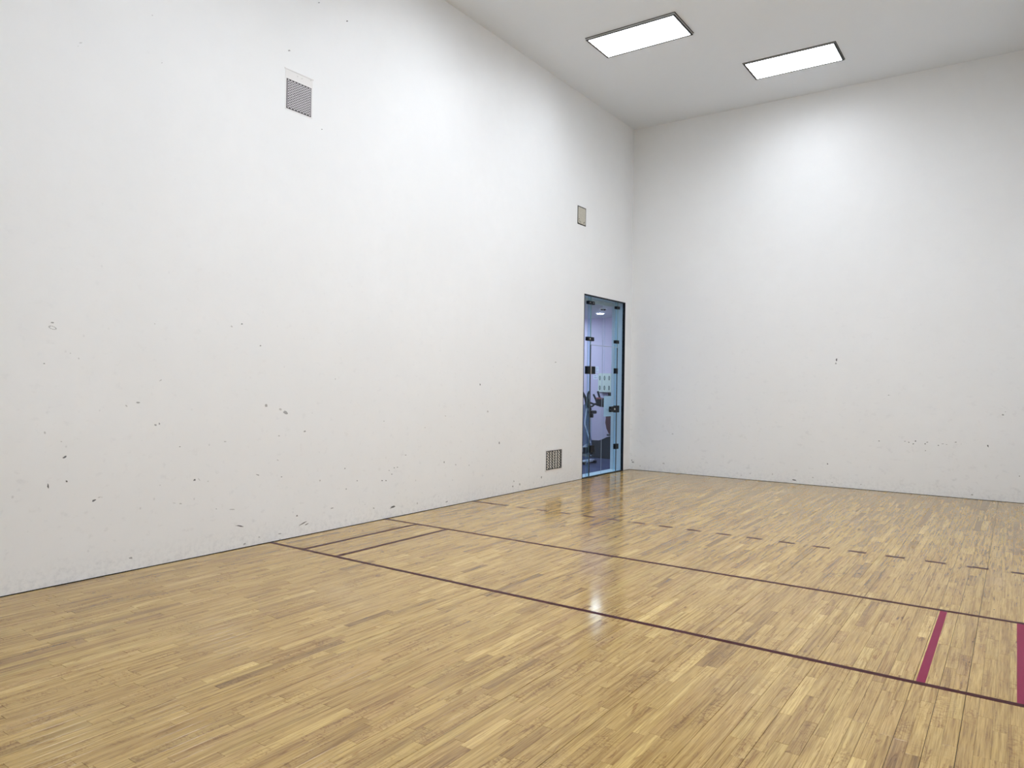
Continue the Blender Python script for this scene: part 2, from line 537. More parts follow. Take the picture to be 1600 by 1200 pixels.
line('receiving_line', EDGE, 1.70 * FT, YR - hr, YR + hr, 'solid end of the dashed line at the left wall')
for k in range(16):
    xa = ((27 + 12 * k) / 12 - 0.14) * FT
    line('dash', xa, xa + 0.5 * FT, YR - hr, YR + hr)
line('receiving_line', (219 / 12 - 0.14) * FT, W_ - EDGE, YR - hr, YR + hr, 'solid end of the dashed line at the right')

# ---- scuffs on the walls: thin irregular flakes of rubber and chipped paint
LEFT_MARKS = [(2.78, 1.852, 10.3, 0.8, 0.1, -6.7, 0.6),(2.731, 1.564, 6.1, 0.2, 0.1, -4.4, 0.4),(2.871, 0.905, 13.3, 5.7, 2.8, -6.4, 0.7),(2.886, 0.731, 7.4, -0.8, 0.1, -9.1, 1),(2.766, 0.712, 6.1, -0.7, 0.3, -20.1, 1.0),(3.075, 0.571, 14.8, 3.8, 2.4, -6.9, 0.7),(3.111, 0.59, 10.6, 2.8, 1.2, -3.5, 0.3),(3.391, 1.284, 14.9, -0.2, 0.1, -6.1, 0.5),(3.299, 1.261, 9.3, -8.0, -3.8, -4.6, 0.3),(3.53, 1.107, 10.3, -0.4, 0.1, -7.5, 0.5),(3.561, 1.116, 6.5, -0.2, 0.1, -10.1, 0.45),(4.289, 1.957, 9.5, 0.7, 0.1, -5.6, 0.7),(4.48, 1.777, 10.0, 0.5, 0.1, -8.6, 0.4),(3.734, 0.923, 8.2, -0.5, 0.1, -5.2, 0.6),(3.866, 0.641, 13.3, 3.2, 3.0, -7.7, 0.7),(3.905, 0.642, 11.2, -13.3, -2.6, -1.8, 0.3),(3.746, 0.462, 13.7, -2.9, -0.3, -3.8, 0.6),(3.692, 0.474, 13.5, -2.8, -0.2, -2.5, 0.3),(4.298, 0.196, 47.6, -13.2, -0.8, -5.4, 0.8),(4.55, 1.24, 17.0, -0.3, 0.2, -14.4, 0.4),(4.702, 1.202, 16.7, -5.4, -4.6, -10.9, 0.3),(4.759, 1.171, 27.1, -8.8, -5.9, -13.7, 0.45),(3.349, 0.097, 14.7, -2.8, 0.1, -9.8, 0.4),(4.143, 0.941, 15.3, -0.9, 0.1, -5.5, 0.3),(3.566, 1.458, 9.9, 8.2, 3.4, -3.8, 0.3),(4.22, 0.351, 31.3, -4.2, 0.0, -2.8, 0.4),(4.067, 0.377, 6.0, -0.8, 0.1, -4.1, 0.6),(4.472, 0.625, 18.9, -7.7, -2.2, -5.1, 0.4),(4.714, 0.062, 17.4, -0.3, 1.3, -6.0, 0.6),(4.345, 0.032, 12.2, 6.9, 6.3, -7.5, 0.4),(4.983, 0.99, 15.1, -0.7, 0.2, -9.1, 0.4),(4.692, 0.962, 10.6, -0.5, 0.1, -4.4, 0.5),(7.71, 1.451, 10.6, 0.1, 0.4, -16.1, 0.7),(9.519, 1.791, 26.9, 0.9, 0.2, -7.0, 0.6),(8.14, 0.693, 8.6, -0.5, 0.5, -20.9, 0.8),(6.032, 1.05, 7.2, -0.2, 0.1, -5.1, 0.6),(6.016, 0.417, 9.5, -1.0, 0.1, -6.8, 0.8),(6.074, 0.411, 9.6, -1.0, 0.1, -6.9, 0.8),(6.198, 0.537, 9.9, -0.9, 0.1, -7.0, 0.6),(6.247, 0.54, 12.5, -1.1, 0.1, -5.2, 0.5),(6.12, 0.516, 9.7, -0.9, 0.1, -5.2, 0.5),(6.16, 0.471, 12.3, -1.2, 0.1, -6.9, 0.5),(6.376, 0.663, 15.4, -1.1, 0.1, -5.3, 0.5),(7.035, 0.532, 11.7, -0.9, 0.3, -13.2, 0.6),(6.187, 0.115, 40.1, 8.0, 6.4, -10.3, 1),(6.157, 0.105, 16.9, 4.7, 3.8, -5.0, 0.6),(5.333, 0.214, 23.0, 3.4, 2.9, -6.3, 0.6),(4.907, 0.199, 11.1, -1.6, 0.1, -7.5, 0.7),(4.975, 0.116, 49.8, 14.0, 2.9, -4.7, 0.8),(5.021, 0.103, 23.4, 6.5, 2.7, -4.5, 0.7),(4.682, 0.74, 13.3, -5.1, -1.2, -2.7, 0.5),(5.659, 0.453, 8.8, -0.9, 0.1, -6.6, 0.6),(5.493, 0.592, 8.5, -0.7, 0.1, -8.1, 0.5),(5.436, 5.069, 12.6, 5.3, 0.1, -6.3, 0.7),(5.079, 5.097, 15.4, 6.8, 0.1, -6.1, 0.5),(4.746, 4.509, 14.3, 5.5, 0.1, -8.8, 0.4),(5.139, 3.9, 5.9, 1.7, 0.1, -4.6, 0.7),(5.514, 0.384, 8.5, -0.9, 0.2, -9.7, 0.5),(6.687, 0.955, 10.9, -0.5, 0.1, -5.5, 0.3),(7.046, 1.076, 11.7, -0.3, 0.2, -7.6, 0.35),(7.879, 1.109, 20.5, -0.5, 0.3, -12.3, 0.25),(7.25, 0.484, 12.2, -1.0, 0.3, -11.6, 0.3),(7.512, 0.454, 9.6, -0.8, 0.1, -5.9, 0.5),(5.9, 0.139, 13.9, -1.9, 0.1, -6.8, 0.5),(5.176, 0.502, 11.9, -1.2, 0.2, -9.3, 0.25),(4.727, 0.583, 10.6, -1.0, 0.1, -5.9, 0.4),(6.576, 0.107, 10.7, -1.4, 0.3, -14.5, 0.35),(7.092, 0.056, 20.3, 5.1, 6.1, -7.3, 0.4),(4.722, 0.007, 14.2, -2.4, 0.1, -5.9, 0.4),(4.495, 0.068, 10.0, -1.7, 0.1, -5.7, 0.5),(8.491, 0.156, 15.2, -1.6, 0.3, -13.0, 0.5),(8.63, 0.098, 15.5, -1.7, 0.4, -17.5, 0.5),(9.18, 0.14, 17.0, -1.7, 0.5, -18.3, 0.4),(8.463, 0.09, 22.7, -2.5, 0.3, -12.9, 0.4),(5.351, 1.492, 6.2, 0.1, 0.2, -9.5, 0.3),(3.987, 0.618, 5.9, -0.6, 0.1, -4.0, 0.4),(3.573, 0.63, 5.2, -0.6, 0.0, -3.0, 0.4),(3.13, 0.588, 6.9, -0.8, 0.0, -2.4, 0.3),(2.849, 1.016, 6.3, -0.4, 0.1, -4.5, 0.2),(2.741, 1.084, 6.1, -0.3, 0.1, -11.1, 0.15),(3.513, 1.898, 5.1, 0.4, 0.1, -5.0, 0.2),(4.189, 1.927, 9.6, -6.4, -5.9, -6.7, 0.25),(2.9, 1.642, 4.3, 0.2, 0.1, -4.6, 0.2),(2.956, 1.608, 4.3, 0.2, 0.1, -6.9, 0.2),(3.459, 4.287, 5.0, 2.1, 0.1, -4.9, 0.15),(2.94, 3.87, 10.8, 4.2, 0.0, -3.4, 0.35),(2.923, 3.84, 6.4, 2.5, 0.0, -2.3, 0.25),(3.541, 3.95, 5.2, 1.9, 0.1, -5.0, 0.2),(2.803, 1.812, 6.0, -2.6, -0.8, -2.1, 0.55),(2.8, 1.807, 6.0, -2.6, -0.8, -2.1, 0.55),(2.792, 1.805, 6.0, -2.6, -0.8, -2.1, 0.55),(2.781, 1.806, 6.0, -2.6, -0.8, -2.1, 0.55),(2.769, 1.81, 6.0, -2.6, -0.8, -2.1, 0.55),(2.761, 1.815, 5.9, -2.6, -0.8, -2.1, 0.55),(2.758, 1.821, 5.9, -2.6, -0.8, -2.1, 0.55),(2.761, 1.825, 5.9, -2.6, -0.8, -2.1, 0.55),(2.769, 1.827, 6.0, -2.6, -0.8, -2.1, 0.55),(2.78, 1.826, 6.0, -2.6, -0.8, -2.1, 0.55),(2.792, 1.822, 6.0, -2.6, -0.8, -2.1, 0.55),(2.8, 1.817, 6.0, -2.6, -0.8, -2.1, 0.55)]
BACK_MARKS = [(3.337, 1.893, 9.7, -0.1, 0.3, -23.7, 0.9), (3.329, 1.836, 13.2, -0.1, 0.2, -14.3, 0.5), (4.036, 1.38, 12.3, 0.3, 0.1, -5.5, 0.5), (5.391, 1.15, 13.2, -5.3, -3.4, -12.1, 0.5), (5.419, 1.189, 9.8, 4.7, 1.5, -4.7, 0.35), (3.921, 0.72, 10.4, 0.6, 0.1, -6.9, 0.9), (4.248, 0.734, 12.0, 0.7, 0.1, -4.5, 0.6), (4.299, 0.723, 9.9, 0.6, 0.1, -6.8, 0.8), (4.355, 0.703, 9.9, 0.6, 0.1, -6.7, 0.9), (4.382, 0.746, 9.8, 0.6, 0.1, -9.0, 1), (4.5, 0.712, 9.7, 0.6, 0.1, -8.9, 1), (4.526, 0.736, 15.2, 4.0, 0.7, -4.3, 0.8), (4.658, 0.7, 9.5, 0.6, 0.1, -6.6, 0.9), (4.711, 0.725, 15.2, 0.9, 0.0, -3.5, 0.4), (4.756, 0.719, 9.4, 0.6, 0.0, -3.9, 0.6), (4.861, 0.756, 13.0, 0.8, 0.1, -4.4, 0.7), (4.928, 0.734, 7.4, 0.4, 0.0, -3.5, 0.3), (5.231, 0.726, 7.3, 3.7, 5.7, -17.7, 0.9), (3.233, 0.337, 11.1, 0.8, 0.2, -11.9, 0.8), (2.761, 0.056, 37.1, -2.2, -1.2, -9.8, 1), (4.505, 0.619, 7.8, 0.5, 0.1, -6.7, 0.5), (5.581, 0.354, 6.8, 0.6, 0.1, -8.4, 0.5), (2.091, 0.099, 10.0, 0.8, 0.1, -10.1, 0.3), (1.95, 0.057, 10.2, 0.9, 0.1, -10.2, 0.3), (2.436, 0.117, 9.7, 0.8, 0.2, -14.9, 0.3), (5.061, 0.06, 14.6, 1.4, 0.1, -8.6, 0.4), (0.788, 0.66, 17.0, 0.9, 0.2, -10.8, 0.2), (0.067, 0.132, 24.3, 1.8, 0.3, -16.7, 0.6), (0.042, 0.164, 10.5, 6.3, 9.4, -13.8, 0.4), (0.636, 0.152, 23.1, 1.7, 0.2, -16.3, 0.3), (0.201, 0.075, 12.0, 0.9, 0.2, -11.1, 0.3), (3.029, 0.118, 13.7, 1.2, 0.1, -7.2, 0.4), (3.299, 0.065, 17.7, 1.6, 0.1, -7.1, 0.3), (3.69, 0.073, 12.7, 1.2, 0.1, -9.3, 0.3)]

def marks(parent, data, plane):
    rr = random.Random(5)
    for lo, hi, mat, nm in ((0.62, 2, 'mark', 'dark_scuffs'), (0.36, 0.62, 'mark2', 'grey_scuffs'), (0, 0.36, 'mark3', 'pale_scuffs')):
        bm = bmesh.new()
        for (a, z, wa, wz, ha, hz, d) in data:
            if not (lo <= d < hi): continue
            n = 9
            ring = []
            for k in range(n):
                t = 2 * math.pi * k / n
                r = rr.uniform(0.6, 1.15)
                c, s = math.cos(t) * r, math.sin(t) * r
                ring.append((a + (c * wa + s * ha) / 1000, z + (c * wz + s * hz) / 1000))
            if plane == 'x':
                lo_ = [bm.verts.new((0.0, q[0], q[1])) for q in ring]; hi_ = [bm.verts.new((0.0006, q[0], q[1])) for q in ring]
            else:
                lo_ = [bm.verts.new((q[0], L_, q[1])) for q in ring]; hi_ = [bm.verts.new((q[0], L_ - 0.0006, q[1])) for q in ring]
            bm.faces.new(hi_)
            for k in range(n): bm.faces.new((lo_[k], lo_[(k + 1) % n], hi_[(k + 1) % n], hi_[k]))
        o = link(nm, finish(bm), M[mat], parent)
        o['kind'] = 'stuff'
marks(wall_left, LEFT_MARKS, 'x')
marks(wall_back, BACK_MARKS, 'y')

# ------------------------------------------------------------------ ceiling lamps (2 x 4 ft)
def lamp(x0, x1, y0, y1, label, drop=0.028, group=None):
    x0, x1, y0, y1 = [v * FT for v in (x0, x1, y0, y1)]
    cx, cy = (x0 + x1) / 2, (y0 + y1) / 2
    r = empty('ceiling_light', (cx, cy, H_))
    tag(r, label, 'ceiling light', group)
    def ringbox(name, ox, iw, z0, z1, mat):
        bm = bmesh.new()
        X0, X1, Y0, Y1 = x0 - cx - ox, x1 - cx + ox, y0 - cy - ox, y1 - cy + ox
        add_box(bm, X0, X1, Y0, Y0 + iw, z0, z1); add_box(bm, X0, X1, Y1 - iw, Y1, z0, z1)
        add_box(bm, X0, X0 + iw, Y0 + iw, Y1 - iw, z0, z1); add_box(bm, X1 - iw, X1, Y0 + iw, Y1 - iw, z0, z1)
        return link(name, finish(bm), mat, r)
    ringbox('gasket', 0.008, 0.018, -0.004, 0.0, M['gasket'])
    ringbox('frame', 0.0, 0.014, -drop, -0.003, M['alu'])
    ringbox('rim', 0.001, 0.026, -drop - 0.002, -drop, M['gasket'])
    bm = bmesh.new()
    add_box(bm, x0 - cx + 0.025, x1 - cx - 0.025, y0 - cy + 0.025, y1 - cy - 0.025, -drop - 0.002, -drop + 0.010)
    link('diffuser', finish(bm), M['lens'], r)
    return r
lamp(3.04, 6.99, 28.33, 30.33, 'lit rectangular ceiling lamp nearer the top edge, beside the long wall', 0.026)
lamp(7.82, 11.70, 34.30, 36.30, 'lit rectangular ceiling lamp closer to the room corner', 0.013)
for a, b, lb in ((3.0, 20.6, 'lit ceiling lamp just above the picture, over the square mesh vent wall'),
                 (5.6, 12.7, 'added lit ceiling lamp out of view on the long wall side, before the service line'),  # unseen lamp, added to brighten the near end of the long wall
                 (13.0, 28.4, 'lit ceiling lamp just above the picture, right of the two lamps in view'),
                 (7.8, 24.6, 'lit ceiling lamp just above the picture, between the two lamps in view'),
                 (13.0, 20.6, 'lit ceiling lamp out of view above the short crimson floor line'),
                 (7.8, 16.5, 'lit ceiling lamp out of view above the middle of the service line'),
                 (13.0, 12.5, 'lit ceiling lamp out of view ahead of the viewer on the right'),
                 (7.8, 8.5, 'lit ceiling lamp out of view to the left of the viewer'),
                 (13.0, 4.5, 'lit ceiling lamp out of view directly above the viewer')):
    lamp(a, a + 3.95, b, b + 2.0, lb, 0.028)  # unseen lamps, positions estimated; the room's light depends on them

# ------------------------------------------------------------------ vents on the left wall
def grille(name, y0, y1, z0, z1, pitch, bar, mat, parent, x=0.004, th=0.0016, diag=True):
    """mesh of crossed flat wires clipped to the rectangle, on the x plane"""
    bm = bmesh.new()
    cy, cz = (y0 + y1) / 2, (z0 + z1) / 2
    W, Hh = y1 - y0, z1 - z0
    dirs = (math.radians(33), math.radians(-33)) if diag else (0.0, math.pi / 2)
    for di, a in enumerate(dirs):
        d = Vector((math.cos(a), math.sin(a))); n = Vector((-d.y, d.x))
        R = (W + Hh)
        k = -int(R / pitch)
        while k * pitch < R:
            c = n * (k * pitch); k += 1
            t0, t1 = -1e9, 1e9
            ok = True
            for ax, hw in ((0, W / 2), (1, Hh / 2)):
                if abs(d[ax]) < 1e-9:
                    if abs(c[ax]) > hw: ok = False
                    continue
                a0, a1 = (-hw - c[ax]) / d[ax], (hw - c[ax]) / d[ax]
                t0, t1 = max(t0, min(a0, a1)), min(t1, max(a0, a1))
            if not ok or t1 - t0 < bar: continue
            P, Q = c + d * t0, c + d * t1
            xo = x + di * th * 0.9
            vs = []
            for (pt, s) in ((P, -1), (Q, -1), (Q, 1), (P, 1)):
                q = pt + n * (s * bar / 2)
                vs.append((cy + q.x, cz + q.y))
            lo = [bm.verts.new((xo, *v)) for v in vs]; hi = [bm.verts.new((xo + th, *v)) for v in vs]
            bm.faces.new(hi)
            for j in range(4): bm.faces.new((lo[j], lo[(j + 1) % 4], hi[(j + 1) % 4], hi[j]))
    me = finish(bm)
    me.transform(Matrix.Translation(-woff(parent)))
    o = link(name, me, mat, parent)
    o['kind'] = 'stuff'
    return o

# upper square vent
y0, y1, z0, z1 = 15.485 * FT, 16.42 * FT, 13.035 * FT, 13.937 * FT
v = tag(empty('wall_vent', (0, (y0 + y1) / 2, z0)), 'square grey mesh vent high on the long wall near the top', 'vent')
box('duct_shade', 0.0005, 0.002, y0, y1, z0, z1, M['duct_shade'], v)  # flat dark plate on the wall, painted shade behind the mesh
grille('wire_mesh', y0 + 0.008, y1 - 0.008, z0 + 0.008, z1 - 0.008, 0.0190, 0.0076, M['wiremesh'], v, 0.0025)
bm = bmesh.new()
fy0, fy1, fz0, fz1 = y0 - 0.012, y1 + 0.014, z0 - 0.012, z1 + 0.085
add_box(bm, 0, 0.0018, fy0, y0, fz0, fz1); add_box(bm, 0, 0.0018, y1, fy1, fz0, fz1)
add_box(bm, 0, 0.0018, y0, y1, fz0, z0); add_box(bm, 0, 0.0018, y0, y1, z1, fz1)
add_box(bm, 0, 0.005, fy0 - 0.01, fy1 + 0.01, fz1 - 0.002, fz1 + 0.007)
me = finish(bm); me.transform(Matrix.Translation(-woff(v)))
link('frame', me, M['ventwhite'], v)
for yy, zz in ((y0 + 0.12, z1 + 0.055), (y0 + 0.17, z1 + 0.052), (y1 - 0.012, z1 + 0.07)):
    disc('screw', (0.006, yy, zz), ('x', 0.003), 0.004, 0.003, M['mark3'], v, 8)

# low vent beside the door
y0, y1, z0, z1 = 30.49 * FT, 31.885 * FT, 0.765 * FT, 1.66 * FT
v = tag(empty('wall_vent', (0, (y0 + y1) / 2, z0)), 'dark speckled vent low on the wall just left of glass door', 'vent')
box('duct_shade', 0.0005, 0.002, y0, y1, z0, z1, M['duct_shade'], v)  # dark plate again stands for the shaded hollow behind the mesh
grille('wire_mesh', y0 + 0.006, y1 - 0.006, z0 + 0.006, z1 - 0.006, 0.0330, 0.0125, M['wiremesh_dirty'], v, 0.0025)
for k in range(6):
    yc = y0 + (y1 - y0) * (k + 0.02 + (0.06 if k else 0)) / 5.6
    if k == 0: yc = y0 + 0.006
    box('louver_bar', 0.004, 0.009, yc - 0.006, yc + 0.006, z0 + 0.002, z1 - 0.002, M['blackmetal'], v)
bm = bmesh.new()
b_ = 0.008
add_box(bm, 0, 0.008, y0, y1, z0, z0 + b_); add_box(bm, 0, 0.008, y0, y1, z1 - b_, z1)
add_box(bm, 0, 0.008, y1 - 0.018, y1, z0 + b_, z1 - b_); add_box(bm, 0, 0.008, y0, y0 + 0.006, z0 + b_, z1 - b_)
me = finish(bm); me.transform(Matrix.Translation(-woff(v)))
link('rim', me, M['blackmetal'], v)
bm = bmesh.new()
c_ = 0.022
add_box(bm, 0, 0.004, y0 - c_, y1 + c_, z0 - c_, z0); add_box(bm, 0, 0.004, y0 - c_, y1 + c_, z1, z1 + c_)
add_box(bm, 0, 0.004, y0 - c_, y0, z0, z1); add_box(bm, 0, 0.004, y1, y1 + c_, z0, z1)
me = finish(bm); me.transform(Matrix.Translation(-woff(v)))
link('frame', me, M['ventwhite'], v)

# beige cover plate high up, in a dark gap
y0, y1, z0, z1 = 33.13 * FT, 33.99 * FT, 12.885 * FT, 13.805 * FT
v = tag(empty('wall_plate', (0, (y0 + y1) / 2, z0)), 'small stained beige cover plate in dark gap high above glass door', 'cover plate')
box('gap_shade', 0.0004, 0.002, y0, y1, z0, z1, M['gasket'], v)  # thin dark sheet on the wall stands for the shaded gap
prism('plate', [(y0 + 0.020, z0 + 0.022), (y0 + 0.05, z0 + 0.016), (y1 - 0.04, z0 + 0.014), (y1 - 0.020, z0 + 0.018),
                (y1 - 0.022, z1 - 0.03), (y1 - 0.028, z1 - 0.016), (y0 + 0.018, z1 - 0.016)], 0.0022, 0.007, M['beige'], v)
for yy, zz in ((y0 + 0.06, z0 + 0.05), (y0 + 0.085, z0 + 0.038), (y1 - 0.06, z0 + 0.055), (y1 - 0.075, z0 + 0.04), (y0 + 0.045, z0 + 0.08)):
    disc('nail_hole', (0.007, yy, zz), ('x', 0.0008), 0.009, 0.008, M['gasket'], v, 7)

# ------------------------------------------------------------------ glass door in the left wall
door = tag(empty('door_1', (0, (D0 + D1) / 2, 0)), 'tall clear glass door with black patch fittings beside the room corner', 'door', kind='structure')
FW = 0.05 * FT
bm = bmesh.new()
add_box(bm, -0.040, 0.002, D0, D0 + FW, 0.0, DH); add_box(bm, -0.040, 0.002, D1 - FW * 1.2, D1, 0.0, DH)
add_box(bm, -0.040, 0.002, D0 + FW, D1 - FW * 1.2, DH - FW, DH)
add_box(bm, -0.040, 0.002, D0 + FW, D1 - FW * 1.2, -0.004, 0.012)
me = finish(bm); me.transform(Matrix.Translation(-woff(door)))
link('frame', me, M['blackmetal'], door)
for z in (7.265, 5.36, 3.58, 1.79):
    box('setting_block', -0.030, 0.004, D1 - FW * 1.2 - 0.006, D1 - FW * 0.2, (z - 0.04) * FT, (z + 0.04) * FT, M['plasticblack'], door)
GX0, GX1 = -0.034, -0.022
def pane(name, ya, yb, za, zb, label):
    bm = bmesh.new()
    add_box(bm, GX0, GX1, ya, yb, za, zb)
    me = finish(bm)
    for p in me.polygons:
        p.material_index = 0 if abs(p.normal.x) > 0.9 else 1
    me.transform(Matrix.Translation(-woff(door)))
    o = link(name, me, [M['glass'], M['glassedge']], door)
    if label: o['label'] = label
    return o
J0, J1 = 34.86 * FT, 37.93 * FT
LT = 6.90 * FT
pane('glass_pane', D0 + FW, J0 - 0.003, 0.012, DH - FW, 'narrow fixed glass pane on the left')
pane('glass_pane', J1 + 0.003, D1 - FW * 1.2, 0.012, DH - FW, 'narrow fixed glass pane on the right')
pane('glass_pane', J0 + 0.001, J1 - 0.001, LT + 0.003, DH - FW, 'wide glass pane above the door leaf')
pane('door_leaf', J0 + 0.002, J1 - 0.002, 0.014, LT - 0.003, 'frameless glass door leaf')
# glass fins behind the two joints, dark seals along the leaf
def fin(ya, z0, z1):
    bm = bmesh.new(); add_box(bm, -0.080, GX0 - 0.001, ya, ya + 0.012, z0, z1)
    me = finish(bm)
    for p in me.polygons:
        p.material_index = 0 if abs(p.normal.y) > 0.9 else 1
    me.transform(Matrix.Translation(-woff(door)))
    return link('glass_fin', me, [M['glass'], M['glassedge']], door)
fin(J0 - 0.012, 0.004, DH); fin(J1 + 0.002, 0.004, DH)
box('pane_strip', GX0, GX1 + 0.001, J0 - 0.003, J0 + 0.004, 0.014, LT, M['gasket'], door)
box('pane_strip', GX0, GX1 + 0.001, J1 - 0.004, J1 + 0.004, 0.014, LT, M['gasket'], door)
box('pane_strip', GX0, GX1 + 0.001, J0, J1, LT - 0.004, LT + 0.004, M['seal'], door)
box('pane_strip', GX0 - 0.001, GX0 + 0.003, 36.21 * FT, 36.21 * FT + 0.005, 0.014, DH - FW, M['seal'], door)  # thin pale upright line drawn across both panes, not a seal
def patch(name, ya, yb, za, zb, th=0.018, label=None):
    bm = bmesh.new()
    add_box(bm, GX1, GX1 + th, ya * FT, yb * FT, za * FT, zb * FT, 0.003)
    add_box(bm, GX0 - th, GX0, ya * FT, yb * FT, za * FT, zb * FT, 0.003)
    me = finish(bm); me.transform(Matrix.Translation(-woff(door)))
    o = link(name, me, M['blackmetal'], door)
    if label: o['label'] = label
    return o
p_ = patch('patch_fitting', 34.47, 35.13, 9.00, 9.17)
for yy in (34.62, 34.98): disc('bolt', (GX1 + 0.018, yy * FT, 9.085 * FT), ('x', 0.003), 0.008, 0.007, M['alu'], p_, 10)
p_ = patch('patch_fitting', 34.42, 35.10, 7.10, 7.30)
disc('bolt', (GX1 + 0.018, 34.66 * FT, 7.2 * FT), ('x', 0.003), 0.014, 0.012, M['alu'], p_, 12)
p_ = patch('hinge', 34.42, 35.26, 5.38, 5.78, 0.02)
box('knuckle', GX1 + 0.018, GX1 + 0.026, 34.74 * FT, 34.80 * FT, 5.38 * FT, 5.78 * FT, M['alu'], p_)
p_ = patch('hinge', 34.86, 35.26, 1.28, 1.64, 0.02)
patch('patch_fitting', 37.67, 38.05, 9.03, 9.18)
patch('patch_fitting', 37.62, 38.00, 7.12, 7.30)
patch('patch_fitting', 37.66, 37.90, 5.45, 5.75)
patch('patch_fitting', 37.74, 38.10, 1.27, 1.56)
lk = patch('lock', 37.07, 37.72, 3.34, 3.64, 0.024, 'black lock box of the glass door')
lk2 = patch('strike', 37.70, 38.12, 3.30, 3.68, 0.020)
disc('cylinder', (GX1 + 0.024, 37.50 * FT, 3.50 * FT), ('x', 0.008), 0.018, 0.016, M['chrome'], lk)
tube('thumb_turn', [(GX1 + 0.012, 37.08 * FT, 3.47 * FT), (GX1 + 0.03, 36.95 * FT, 3.47 * FT), (GX1 + 0.03, 36.82 * FT, 3.52 * FT)], 0.010, M['blackmetal'], lk, 8)
# notice taped on the corridor side of the glass
n = tag(box('notice', GX0 - 0.0022, GX0 - 0.001, 36.47 * FT, 37.36 * FT, 3.11 * FT, 4.22 * FT, M['notice']),
        'blank pale paper sheet taped behind the glass door beside the lock', 'paper')
n.name = 'paper_notice'

# ------------------------------------------------------------------ the fitness room seen through the glass
GY0, GY1, GXL, GH = 30.0 * FT, 44.5 * FT, -9.0 * FT, 9.25 * FT
def shell(name, q, mat, label, cat):
    bm = bmesh.new(); add_box(bm, *q)
    return tag(link(name, finish(bm), mat), label, cat, kind='structure')
wall_far = shell('wall_far', (GXL, -TH, GY1, GY1 + 0.1, 0, GH), M['lavender'], 'lavender wall of the fitness room seen through glass door', 'wall')
shell('wall_outer', (GXL - 0.1, GXL, GY0, GY1 + 0.1, 0, GH), M['lavender'], 'lavender side wall of the fitness room', 'wall')
shell('wall_near', (GXL, -TH, GY0 - 0.1, GY0, 0, GH), M['lavender'], 'lavender wall of the fitness room hidden from view', 'wall')
shell('wall_side', (-TH, -TH + 0.1, L_ + 0.16, GY1, 0, GH), M['lavender'], 'short lavender wall return past the doorway', 'wall')
shell('ceiling_fitness', (GXL - 0.1, -TH, GY0 - 0.1, GY1 + 0.1, GH, GH + 0.08), M['gymceil'], 'low grey ceiling of the fitness room behind the door', 'ceiling')
shell('floor_fitness', (GXL - 0.1, -TH, GY0 - 0.1, GY1 + 0.1, -0.08, -0.002), M['rubber'], 'navy rubber floor of the fitness room behind the door', 'floor')
# reveal of the opening: threshold, jambs and head
bm = bmesh.new()
add_box(bm, -TH - 0.004, -0.041, D1 - 0.004, D1 + 0.0002, 0, DH)
add_box(bm, -TH - 0.004, -0.041, D0 - 0.0002, D0 + 0.004, 0, DH)
add_box(bm, -TH - 0.004, -0.041, D0, D1, DH - 0.004, DH + 0.0002)
tag(link('trim_1', finish(bm), M['reveal']), 'pale blue white reveal lining the doorway', 'trim', kind='structure')
bm = bmesh.new()
add_box(bm, -TH - 0.004, -0.041, D0 + 0.004, D1 - 0.004, -0.05, 0.010)
tag(link('trim_2', finish(bm), M['reveal']), 'pale threshold at the foot of the glass door', 'trim', kind='structure')
bm = bmesh.new()
add_box(bm, GXL, -TH, GY1 - 0.012, GY1, 0.045, 0.34); tag(link('trim_3', finish(bm), M['darkpanel']), 'dark kick panel along the foot of the lavender wall', 'trim', kind='structure')
bm = bmesh.new()
add_box(bm, GXL, -TH, GY1 - 0.020, GY1, 0, 0.045); tag(link('baseboard_far', finish(bm), M['greybase']), 'low grey baseboard under the dark kick panel', 'baseboard', kind='structure')
box('panel_seam', -4.335 * FT, -4.31 * FT, GY1 - 0.002, GY1, 1.2 * FT, GH, M['seal'], wall_far)

# lamps of the fitness room: one downlight, two added unseen panels
c = (-2.96 * FT, 41.27 * FT, GH)
r = tag(empty('ceiling_downlight', c), 'small round glaring downlight seen through the top of glass door', 'ceiling light')
disc('trim_ring', (c[0], c[1], c[2] - 0.012), ('z', 0.012), 0.085, 0.095, M['ventwhite'], r)
disc('lamp', (c[0], c[1], c[2] - 0.020), ('z', 0.010), 0.055, 0.066, M['gymspot'], r)
c = (-1.56 * FT, 39.0 * FT, GH)
r = tag(empty('smoke_detector', c), 'small white round detector on the fitness room ceiling by downlight', 'detector')
disc('base', (c[0], c[1], c[2] - 0.014), ('z', 0.014), 0.066, 0.07, M['ventwhite'], r)
disc('sensor_head', (c[0], c[1], c[2] - 0.036), ('z', 0.022), 0.035, 0.055, M['blackmetal'], r)
for q, lb in (((-7.6, -5.6, 33.0, 37.0), 'added unseen lit ceiling panel of the fitness room nearer the hidden wall'),
              ((-8.4, -6.6, 39.5, 43.5), 'added unseen lit ceiling panel of the fitness room nearer the lavender wall')):
    x0, x1, y0, y1 = [a * FT for a in q]
    r = tag(empty('fill_panel', ((x0 + x1) / 2, (y0 + y1) / 2, GH)), lb, 'ceiling light')
    box('frame', x0, x1, y0, y1, GH - 0.012, GH - 0.001, M['ventwhite'], r)
    box('diffuser', x0 + 0.03, x1 - 0.03, y0 + 0.03, y1 - 0.03, GH - 0.016, GH - 0.011, M['gymfill'], r)

